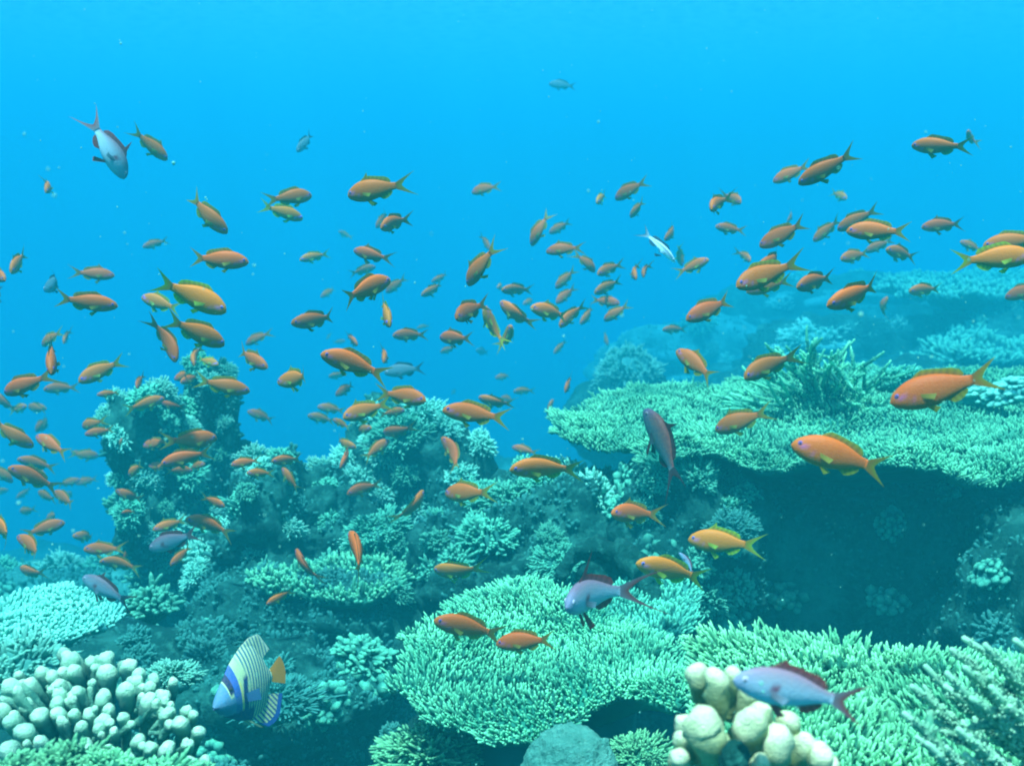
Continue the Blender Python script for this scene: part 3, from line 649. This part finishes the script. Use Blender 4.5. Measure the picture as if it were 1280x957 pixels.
def fish_lib(k, bend, slim, streamer):
    key = (k, bend, slim, streamer)
    if key not in _lib:
        pr = fish_parts(*key); d = {}
        for nm, (V, q, c) in pr.items():
            d[nm] = mesh(nm.rstrip('01'), V, q, col=c, mats=[M_FISH if nm[:3] in ('bod', 'eye') else M_FIN])
        Vs, qs, cs, mi, n = [], [], [], [], 0
        for nm, (V, q, c) in pr.items():
            Vs.append(V); qs += [tuple(i+n for i in f) for f in q]; cs.append(c); mi += [0 if nm[:3] in ('bod', 'eye') else 1]*len(q); n += len(V)
        d['whole'] = mesh('fish', np.vstack(Vs), qs, col=np.vstack(cs), mats=[M_FISH, M_FIN], mi=mi)
        _lib[key] = d
    return _lib[key]
TINT = {'o': (1, 1, 1), 'd': (.82, .82, .9), 'y': (.95, 1.5, 2.6), 'Y': (1.15, 1.55, 1.3), 'f': (.85, .95, 1.3), 'm': (1, 1, 1), 'v': (1, 1, 1), 'b': (1, 1, 1), 'w': (1, 1, 1)}
CW = {'o': 'orange', 'd': 'dark orange', 'y': 'pale yellowish', 'Y': 'bright yellow-orange', 'f': 'faded brownish', 'b': 'faded blue-green'}
def place(px, py):
    if py < 470:
        X = 'left edge' if px < 130 else 'left pinnacle' if px < 330 else 'hazy mound' if px < 560 else 'middle gap' if px < 720 else 'round coral head' if px < 880 else 'staghorn thicket' if px < 1120 else 'right edge'
        return ('high over ' if py < 260 else 'well above ' if py < 345 else 'above ' if py < 415 else 'just above ')+'the '+X
    if px < 125: return 'at left edge '+('beside pinnacle top' if py < 540 else 'beside the pinnacle' if py < 640 else 'over the hazy bank')
    if px < 330: return 'before the pinnacle '+('top' if py < 530 else 'middle' if py < 615 else 'foot')
    if px < 480: return ('just left of hazy mound' if py < 600 else 'before the reef shoulder' if py < 690 else 'over the small coral shelf')
    if px < 680: return ('before the hazy mound' if py < 600 else 'before the middle mound' if py < 720 else 'over the middle table coral')
    if px < 860: return ('left of the large table' if py < 600 else 'before the rock pillar' if py < 690 else 'over the middle table coral')
    return 'before the large table coral' if py < 640 else 'in shade below large table'
def kk_plain(k): return k in 'odyYf'
def add_fish(k, nx, ny, tx, ty, out=0, bend=0, L=None, d=None, label=None, slim=1., streamer=0., name=None, roll=0., cat='fish', dim=1., stub=False):
    ln = math.hypot(nx-tx, ny-ty); cx, cy_ = (nx+tx)/2, (ny+ty)/2
    if kk_plain(k): slim = random.choice((.93, 1., 1., 1.06)); streamer = random.choice((0., 0., .05)); roll = random.gauss(0, .16)
    if stub and kk_plain(k) and 28 <= abs(out) < 62:
        lp = math.hypot(nx-tx, ny-ty)*(2.4 if abs(out) > 54 else 1.8); out = math.copysign(68 if abs(out) > 54 else 57, out); L = .100; d = FPX*L/max(lp, 18)
    if L is None: L = .100 if k != 'f' else .112
    Lfix = 1.12
    o_ = math.radians(out)
    dd = d or FPX*L*math.cos(o_)/max(ln, 4)
    if abs(out) > 45: dd = d or FPX*L*(abs(math.cos(o_))+.22*abs(math.sin(o_)))/max(ln, 4)
    lim = 9e9
    for q in ((cx, cy_), (nx, ny), (tx, ty)):
        r = ray(*q); n_ = r.normalized(); hit, loc, *_ = S.ray_cast(DG, EYE, n_)
        if hit: lim = min(lim, (loc-EYE).dot(F_))
    lim = lim*.93-.03
    if dd > lim: L *= lim/dd; dd = lim
    ax = (R_*(nx-tx)+U_*(ty-ny)).normalized()*math.cos(o_)+F_*math.sin(o_)
    vr = ray(cx, cy_).normalized(); x_ = ax.normalized()
    up = Vector((0, 0, 1)); up = (up-x_*up.dot(x_)).normalized(); y_ = up.cross(x_)
    M = Matrix((x_, y_, up)).transposed().to_4x4() @ Matrix.Rotation(roll, 4, 'X')
    kk = k if k in SCH else 'o'; lib = fish_lib(kk, bend, slim, streamer); big = ln >= 27 and k not in 'f'
    name = name or {'b': 'blue_fish', 'w': 'slender_fish', 'm': 'purple_fish', 'v': 'purple_fish'}.get(k, 'orange_fish')
    j = random.uniform(.9, 1.1)*dim; hj = random.uniform(.82, 1.25); tint = tuple(min(c_*j*m_, 4) for c_, m_ in zip(TINT[k], (1, hj, hj)))+(1,)
    ob = obj(name, lib['body' if big else 'whole']); ob.color = tint
    M = Matrix.Translation(P(cx, cy_, dd)) @ M @ Matrix.Scale(L*Lfix, 4); ob.matrix_world = M
    if big:
        for nm in lib:
            if nm in ('body', 'whole'): continue
            c_ = obj(nm.rstrip('01'), lib[nm], ob); c_.color = tint
    tag(ob, label, cat, 'orange fish schooling over the reef' if kk == 'o' else 'other fish among the school')
    if not label:
        ang = math.degrees(math.atan2(ty-ny, abs(nx-tx))); sd = 'left' if nx < tx else 'right'
        if abs(out) > 48: hd = 'head on' if out < 0 else 'from behind'
        elif ang < -62: hd = 'nose down'
        elif ang > 62: hd = 'nose up'
        elif ang < -24: hd = 'diving '+sd
        elif ang > 24: hd = 'rising '+sd
        else: hd = 'facing '+sd
        sz = 'large ' if ln > 78 else 'small ' if ln < 38 else ''
        PENDING.append((ob, f'{sz}{CW[k]} fish {hd} {place(cx, cy_)}', cx, cy_))
    return ob
bpy.context.view_layer.update(); DG = bpy.context.evaluated_depsgraph_get()
FISH = '''o 203 195 170 165|o 66 242 58 220 -50|o 280 288 232 245|f 182 309 208 299|o 305 326 236 323|o 24 341 22 313 -35|o 13 350 -22 335|d 137 343 93 341|b 51 360 90 346|Y 277 386 198 350
b 374 190 391 164|o 384 241 340 252|y 373 270 332 259|d 436 241 509 231|d 480 287 506 268 -30|f 470 282 490 265|f 591 238 623 233|f 425 290 438 297|y 378 325 410 316|d 443 312 489 326|d 585 352 618 308|f 612 312 602 292|f 467 333 438 343|o 481 348 427 376|f 403 371 420 358|f 483 364 508 347|f 529 369 557 354|f 541 352 562 342|y 622 360 631 356 -60|f 629 363 665 361
y 745 255 758 240 -30|f 772 245 805 228|f 790 268 803 253 30|f 665 304 684 265 20|f 688 290 714 277|d 685 313 728 308|d 744 337 721 317|f 747 343 777 328|f 696 358 719 337|o 792 349 791 326 -40|d 802 346 808 327 -40|f 744 366 777 349|d 831 300 851 278|o 882 326 848 341|y 853 330 844 304 20|d 884 264 907 243 -35|d 923 255 910 240 -30|d 895 284 931 288|o 935 327 927 312 -40|d 921 357 999 328|d 945 336 992 317|o 938 363 988 350|o 860 398 918 373|f 829 412 858 411
o 852 439 892 475|Y 666 385 713 396|d 696 378 719 358|d 700 407 730 378|o 772 379 740 374|d 757 399 785 381|f 726 404 745 382|f 655 380 671 372|f 693 441 708 425|f 759 431 754 413|o 706 488 715 470 -35|o 691 500 681 521 20|o 627 378 664 412 15 -.6|Y 606 386 623 433 -26 .45|d 572 398 603 377 -30|d 551 421 590 424|f 551 440 571 433|d 494 419 533 418|f 522 410 537 406|y 490 406 474 373 -30|d 371 404 423 396|f 408 424 415 415|o 448 430 431 418 -40|f 431 426 416 428|o 483 452 480 433 -60|o 408 443 483 468|Y 347 477 400 468|f 411 471 434 467|d 420 493 447 478
o 531 499 474 490|o 434 520 481 505|f 504 513 475 518|o 558 512 635 523|o 600 497 640 510 15 -.5|f 627 497 646 500|f 400 508 430 514|f 388 519 417 527|f 418 524 436 535|f 464 534 439 541|d 479 541 517 537|o 484 551 454 573|o 555 548 582 588 10 .9|Y 444 558 413 550 -25 .6|o 430 581 438 556 -40|f 307 429 338 414|o 335 458 290 437|f 313 514 342 526|f 620 472 640 469|f 565 492 572 485
d 971 224 1009 208|d 1005 225 1068 193|d 1151 177 1202 189|o 1203 168 1221 178 -40|y 1054 250 1043 238 -30|d 956 304 1006 280|d 984 278 995 260 -20|d 1020 299 1049 274|d 1053 284 1094 263|o 1065 287 1133 291|d 1050 324 1088 315|d 1085 313 1115 300|d 1106 313 1148 321|o 1159 282 1202 280|o 1200 303 1230 313|o 1238 305 1302 298|Y 1283 320 1197 326|d 994 359 1045 344|o 1034 381 1110 355|d 1136 364 1177 360|o 1104 373 1099 401 -35 .8|d 1265 370 1304 356|d 930 470 995 440|o 1125 500 1236 468|o 999 556 1108 588|o 900 537 957 513
o 140 381 71 374|y 177 371 226 387|d 223 449 194 394 -15|o 271 428 216 400|o 49 430 78 414|f 85 428 80 411 -30|d 78 464 52 428 -50|y 107 475 148 450|d 2 490 63 470|f 175 484 173 468 -30|f 61 486 94 483|f 125 493 147 490|y 273 455 246 448 -20|o 247 455 237 432 -30|f 217 473 244 465|o 231 477 247 469 -40|o 306 488 248 475|o 200 498 160 512|d 202 503 228 511 15 -.7|f 99 533 130 526|f 110 542 140 536|y 153 548 147 562 -20|f 178 557 213 550|o 263 548 211 553|o 207 578 263 563|o 35 557 -12 526|o 43 546 88 567|f 88 566 110 567|f 41 538 61 523|f 60 510 35 505|y 36 507 11 514|o -8 492 17 515 15|f 28 573 68 585
f 643 489 668 487|y 640 409 631 433 -35|f 57 592 30 579|f 96 600 72 606|f 50 536 66 519|f 33 508 60 512|f 118 570 92 566|o 10 602 -9 578|f 22 640 46 636|o 20 584 68 612|d 45 616 73 624|d 65 616 99 630|y 87 614 92 623 -50|o 0 599 22 585|f 24 621 39 610|f 6 613 -12 615|f 99 603 120 598|f 56 648 80 640|o 75 654 33 667|Y -18 654 33 668|o 19 673 66 693|o 21 713 58 717|o 99 667 118 674 -30|o 112 684 150 688|o 131 699 174 707 -25 .7|f 154 697 162 685|d 148 613 178 628 -15 -.8|f 154 640 169 638|Y 158 594 181 579|f 186 582 213 584|f 237 588 208 587|f 256 579 233 585|o 281 631 251 621|o 238 647 292 663|o 196 660 231 650 -25|d 218 703 238 683|o 292 580 324 575 -15
f 344 575 376 575|d 353 586 372 613 15|f 312 590 340 592|d 437 615 474 603 -25|o 528 616 503 658 25 .7|o 558 618 612 613|o 434 673 465 713 35|o 368 690 395 731 25|o 336 753 365 738|Y 544 714 603 715|o 548 773 627 796|o 624 805 694 796 10|o 642 585 725 583|o 642 559 672 566 20|o 765 638 824 645|Y 867 675 947 681|Y 799 702 882 725'''
for ln in FISH.split('\n'):
    for it in ln.split('|'):
        f = it.split(); a = [float(q) for q in f[1:]]
        add_fish(f[0], *a[:4], stub=len(a) == 5, out=a[4] if len(a) > 4 else random.choice((-1, 1))*random.uniform(*((8, 22) if math.hypot(a[0]-a[2], a[1]-a[3]) > 62 else (16, 40))), bend=a[5] if len(a) > 5 else random.choice((-.5, -.25, 0, 0, .25, .5)))
add_fish('b', 688, 104, 719, 109, 10, 0, L=.16, label='lone blue-green fish high in the open blue water')
add_fish('b', 483, 465, 532, 459, 5, .25, L=.13, label='blue-green fish among orange ones above the hazy mound')
add_fish('b', 594, 437, 612, 441, -55, 0, L=.12, label='round blue-green fish hanging below the brightest orange fish')
add_fish('m', 852, 693, 872, 716, 30, .6, L=.06, slim=.7, label='small blue fish partly behind a yellow-orange fish')
add_fish('w', 843, 325, 803, 285, 10, .9, L=.10, slim=.48, label='slender curved dark fish with white stripes in open water')
add_fish('m', 150, 216, 117, 146, 20, .4, L=.115, streamer=.12, dim=.7, label='pale bluish fish diving steeply at upper left')
add_fish('v', 813, 516, 852, 604, 25, .25, L=.125, dim=.42, streamer=.12, label='dark purple-red fish rising across the large table coral')
add_fish('m', 188, 685, 248, 665, 10, 0, L=.10, dim=.75, label='whitish fish with rosy tail at the pinnacle foot')
add_fish('m', 103, 724, 166, 752, 15, 0, L=.105, dim=.55, streamer=.08, label='lilac fish with dark back above the white table coral')
add_fish('m', 708, 744, 772, 738, -57, .6, L=.110, d=1.2, streamer=.2, label='purple fish with long dorsal filament facing the camera')
add_fish('m', 926, 849, 1072, 880, 0, 0, L=.105, dim=1.3, streamer=.03, label='large pale lilac fish behind the yellowish finger coral')
add_fish('v', -9, 384, 3, 356, 20, 0, L=.09, label='dark blue fish cut by the left edge of view')

# the striped angelfish
def angelfish():
    n, sd = 150, 44
    xs = np.linspace(.5, -.30, n); XA = np.array([.5, .47, .42, .33, .22, .10, -.02, -.13, -.22, -.27, -.30])
    tp_ = np.array([.0, .05, .11, .20, .31, .39, .43, .41, .24, .085, .065]); bt = np.array([-.03, -.07, -.12, -.19, -.26, -.31, -.32, -.28, -.15, -.07, -.06]); wd = np.array([.012, .045, .075, .095, .10, .095, .08, .058, .035, .02, .012])
    f = lambda A: np.interp(-xs, -XA, A)
    def sm(A):
        for _ in range(6): A[1:-1] = (A[:-2]+2*A[1:-1]+A[2:])/4
        return A
    top, bot, wid = sm(f(tp_)), sm(f(bt)), sm(f(wd)); a = np.arange(sd)*2*math.pi/sd
    V = np.stack([np.repeat(xs, sd), (wid[:, None]*(np.sign(np.cos(a))*np.abs(np.cos(a))**1.7)).ravel(), ((top+bot)[:, None]/2+(top-bot)[:, None]/2*np.sin(a)).ravel()], 1)
    def colour(x, z):
        ph = x+.18*z-.35*z*z; s = np.clip(.5+1.1*np.sin(ph*2*math.pi/.042), 0, 1)[:, None]
        c = lerp((.03, .17, .23), (.62, .72, .34), s)
        fr = np.clip((x-.03-.25*np.clip(z-.05, 0, 1))/.05, 0, 1)[:, None]*np.clip((z+.02)/.06, 0, 1)[:, None]; c = lerp(c, (.48, .64, .30), fr)
        bar = ((x > .125-.3*np.clip(z, 0, 1)) & (x < .185-.3*np.clip(z, 0, 1)) & (z < .17))[:, None]; c = np.where(bar, (.01, .035, .14), c)
        ye = ((x > .185) & (x < .215) & (z < .14) & (z > -.16))[:, None]; c = np.where(ye, (.7, .7, .2), c)
        ey = ((x > .215) & (x < .30))[:, None]; c = np.where(ey, np.where((z > .0)[:, None], (.03, .12, .40), (.06, .18, .36)), c)
        dk = ((x > .285) & (x < .335) & (z > .05))[:, None]; c = np.where(dk, (.01, .02, .08), c)
        fa = (x >= .345)[:, None] | ((x > .29) & (z < .03))[:, None]; c = np.where(fa, (.09, .26, .38), c)
        mo = ((x > .465) & (np.abs(z+.025) < .012))[:, None]; c = np.where(mo, (.03, .08, .2), c)
        lowd = ((z < -.15) & (x > .05))[:, None]; return np.where(lowd, (.015, .05, .16), c)
    q = [(i*sd+j, i*sd+(j+1) % sd, (i+1)*sd+(j+1) % sd, (i+1)*sd+j) for i in range(n-1) for j in range(sd)]+[tuple(range(sd)), tuple((n-1)*sd+j for j in range(sd))[::-1]]
    root = obj('angelfish', mesh('angelfish', V, q, col=colour(V[:, 0], V[:, 2]), mats=[M_FISH]))
    def fin(nm, xr, h, lean, sgn, cf, rows=40, m=70):
        xr = np.linspace(*xr, m); z0 = np.interp(-xr, -xs, top if sgn > 0 else bot); hh = np.interp(np.linspace(0, 1, m), np.linspace(0, 1, len(h)), h); le = np.linspace(*lean, m)
        Vs, C = [], []
        for s_ in (1, -1):
            for r in range(rows):
                u_ = r/(rows-1); p = np.stack([xr-le*u_, np.full(m, s_*.012*(1-u_)), z0-sgn*.02+sgn*(hh+.02)*u_], 1); Vs.append(p); C.append(cf(p[:, 0], p[:, 2], u_))
        qs = [(L_*rows*m+r*m+j, L_*rows*m+r*m+j+1, L_*rows*m+(r+1)*m+j+1, L_*rows*m+(r+1)*m+j) for L_ in (0, 1) for r in range(rows-1) for j in range(m-1)]
        obj(nm, mesh(nm, np.vstack(Vs), qs, col=np.vstack(C), mats=[M_FISH]), root)
    fin('dorsal_fin', (.26, -.22), [.0, .02, .03, .04, .05, .06, .03], (.02, .12), 1, lambda x, z, u_: lerp(colour(x, z), (.72, .80, .5), np.full((len(x), 1), max(0, u_-.75)*3)))
    fin('anal_fin', (.08, -.20), [.01, .10, .16, .17, .15, .05], (.04, .20), -1, lambda x, z, u_: np.where(np.full((len(x), 1), u_ > .72), (.02, .10, .40), lerp((.04, .12, .26), (.8, .84, .35), np.clip(.5+1.1*np.sin((x*.8-z*.55)*2*math.pi/.042), 0, 1)[:, None])))
    tt = np.linspace(-1, 1, 21); r_ = np.stack([-.285+0*tt, 0*tt, .062*tt], 1); o_ = np.stack([-.46-.04*(1-tt*tt), 0*tt, .15*tt], 1); Vs, C = [], []
    for s_ in (1, -1):
        for k in range(8): u_ = k/7; p = r_*(1-u_)+o_*u_; p[:, 1] += s_*.01*(1-u_); Vs.append(p); C.append(np.tile((1., .42, .02), (21, 1)))
    qs = [(L_*168+r*21+j, L_*168+r*21+j+1, L_*168+(r+1)*21+j+1, L_*168+(r+1)*21+j) for L_ in (0, 1) for r in range(7) for j in range(20)]
    obj('tail_fin', mesh('tail_fin', np.vstack(Vs), qs, col=np.vstack(C), mats=[M_FIN]), root)
    for s_ in (1, -1):
        E, T = ico(2); ey = np.interp(-.31, -xs, wid)*.80; W = E*np.array([.022, .012, .022])+np.array([.31, s_*ey, .10])
        obj('eye', mesh('eye', W, [tuple(t_) for t_ in T], col=np.tile((.01, .01, .02), (len(W), 1)), mats=[M_FISH]), root)
        u_ = np.linspace(0, 1, 6); r1 = np.stack([.15-.0*u_, s_*(.098+0*u_), .0-.09*u_], 1); o1 = np.stack([.03+0*u_, s_*(.16+0*u_), .01-.12*u_], 1)
        Vs = np.vstack([r1*(1-k/4)+o1*k/4 for k in range(5)]); qs = [(r*6+j, r*6+j+1, (r+1)*6+j+1, (r+1)*6+j) for r in range(4) for j in range(5)]
        obj('pectoral_fin', mesh('pectoral_fin', Vs, qs, col=np.tile((.08, .2, .4), (30, 1)), mats=[M_FIN]), root)
        pv0 = np.array([[.17, s_*.03, -.27], [.12, s_*.03, -.29], [.0, s_*.07, -.42], [.04, s_*.06, -.40]])
        obj('pelvic_fin', mesh('pelvic_fin', pv0, [(0, 1, 2, 3)], col=np.tile((.25, .35, .15), (4, 1)), mats=[M_FIN], smooth=False), root)
    return root
ob = angelfish(); tag(ob, 'striped angelfish with blue face and orange tail turning toward us', 'fish', 'other fish among the school')
x_ = (R_*-.52+U_*-.16+F_*-.84).normalized(); up = Vector((0, 0, 1)); up = (up-R_*.22-x_*(up-R_*.22).dot(x_)).normalized(); y_ = up.cross(x_)
ob.matrix_world = Matrix.Translation(P(313, 858, 1.62)) @ Matrix((x_, y_, up)).transposed().to_4x4() @ Matrix.Scale(.147, 4)

# drifting specks
g = np.random.default_rng(15); mb = MB(); V, T = ico(1)
pts = [P(217, 204, 1.1)]+[P(g.uniform(0, 1280), g.uniform(0, 957), g.uniform(.6, 2.2)) for _ in range(420)]
for i, p in enumerate(pts):
    s = .0022 if i == 0 else g.uniform(.0003, .0011); mb.add(V*s*g.uniform(.6, 1.3, 3)+np.array(p), [], T, 1.)
o = obj('plankton', mb.build('plankton', M_PALE)); o['kind'] = 'stuff'; o['label'] = 'pale specks drifting in the water'

settle_labels()
# ------------------------------------------------------------------ flat sheet added as sea surface to dapple the sun; its caustics are a painted tint
V = np.array([(x, y, CZ+3.6) for y in (-15.5, 61.5) for x in (-41.5, 41.5)], float)
sea = obj('water', mesh('water', V, [(0, 1, 3, 2)], smooth=False)); sea['kind'] = 'structure'
m = bpy.data.materials.new('sea_caustic_tint'); m.use_nodes = True; nt = m.node_tree; nt.nodes.clear(); out = nt.nodes.new('ShaderNodeOutputMaterial')
tc = N(nt, 'ShaderNodeTexCoord'); wn = N(nt, 'ShaderNodeTexNoise'); wn.inputs['Scale'].default_value = 2.2; wn.inputs['Detail'].default_value = 2; nt.links.new(tc.outputs['Object'], wn.inputs['Vector'])
va = N(nt, 'ShaderNodeVectorMath', operation='MULTIPLY_ADD'); nt.links.new(wn.outputs['Color'], va.inputs[0]); va.inputs[1].default_value = (.45, .45, 0); nt.links.new(tc.outputs['Object'], va.inputs[2])
vo = N(nt, 'ShaderNodeTexVoronoi', feature='DISTANCE_TO_EDGE'); vo.inputs['Scale'].default_value = 3.1; nt.links.new(va.outputs[0], vo.inputs['Vector'])
c = ramp(nt, vo.outputs['Distance'], [(.0, (1, 1, 1)), (.10, (.86, .88, .9)), (.42, (.54, .58, .62))])
tr = N(nt, 'ShaderNodeBsdfTransparent'); nt.links.new(c, tr.inputs[0]); nt.links.new(tr.outputs[0], out.inputs['Surface']); sea.data.materials.append(m)

# ------------------------------------------------------------------ the water: one even box round the camera and the whole reef
V = np.array([(x, y, z) for x in (-42, 42) for y in (-16, 62) for z in (CZ-10, CZ+3.7)], float)
box = obj('haze', mesh('haze', V, [(0, 1, 3, 2), (4, 6, 7, 5), (0, 4, 5, 1), (2, 3, 7, 6), (0, 2, 6, 4), (1, 5, 7, 3)], smooth=False))
box['kind'] = 'stuff'
m = bpy.data.materials.new('sea_water'); m.use_nodes = True; nt = m.node_tree; nt.nodes.clear()
out = nt.nodes.new('ShaderNodeOutputMaterial'); pv = nt.nodes.new('ShaderNodeVolumePrincipled')
DEN = .3; cs = [s/DEN for s in WATER_S]; ab = [max(0, 1-(t-s)/(DEN*(1-c)))**2 for t, s, c in zip(WATER_T, WATER_S, cs)]
pv.inputs['Color'].default_value = (*cs, 1); pv.inputs['Absorption Color'].default_value = (*ab, 1)
pv.inputs['Density'].default_value = DEN; pv.inputs['Anisotropy'].default_value = 0.0
nt.links.new(pv.outputs[0], out.inputs['Volume']); box.data.materials.append(m)
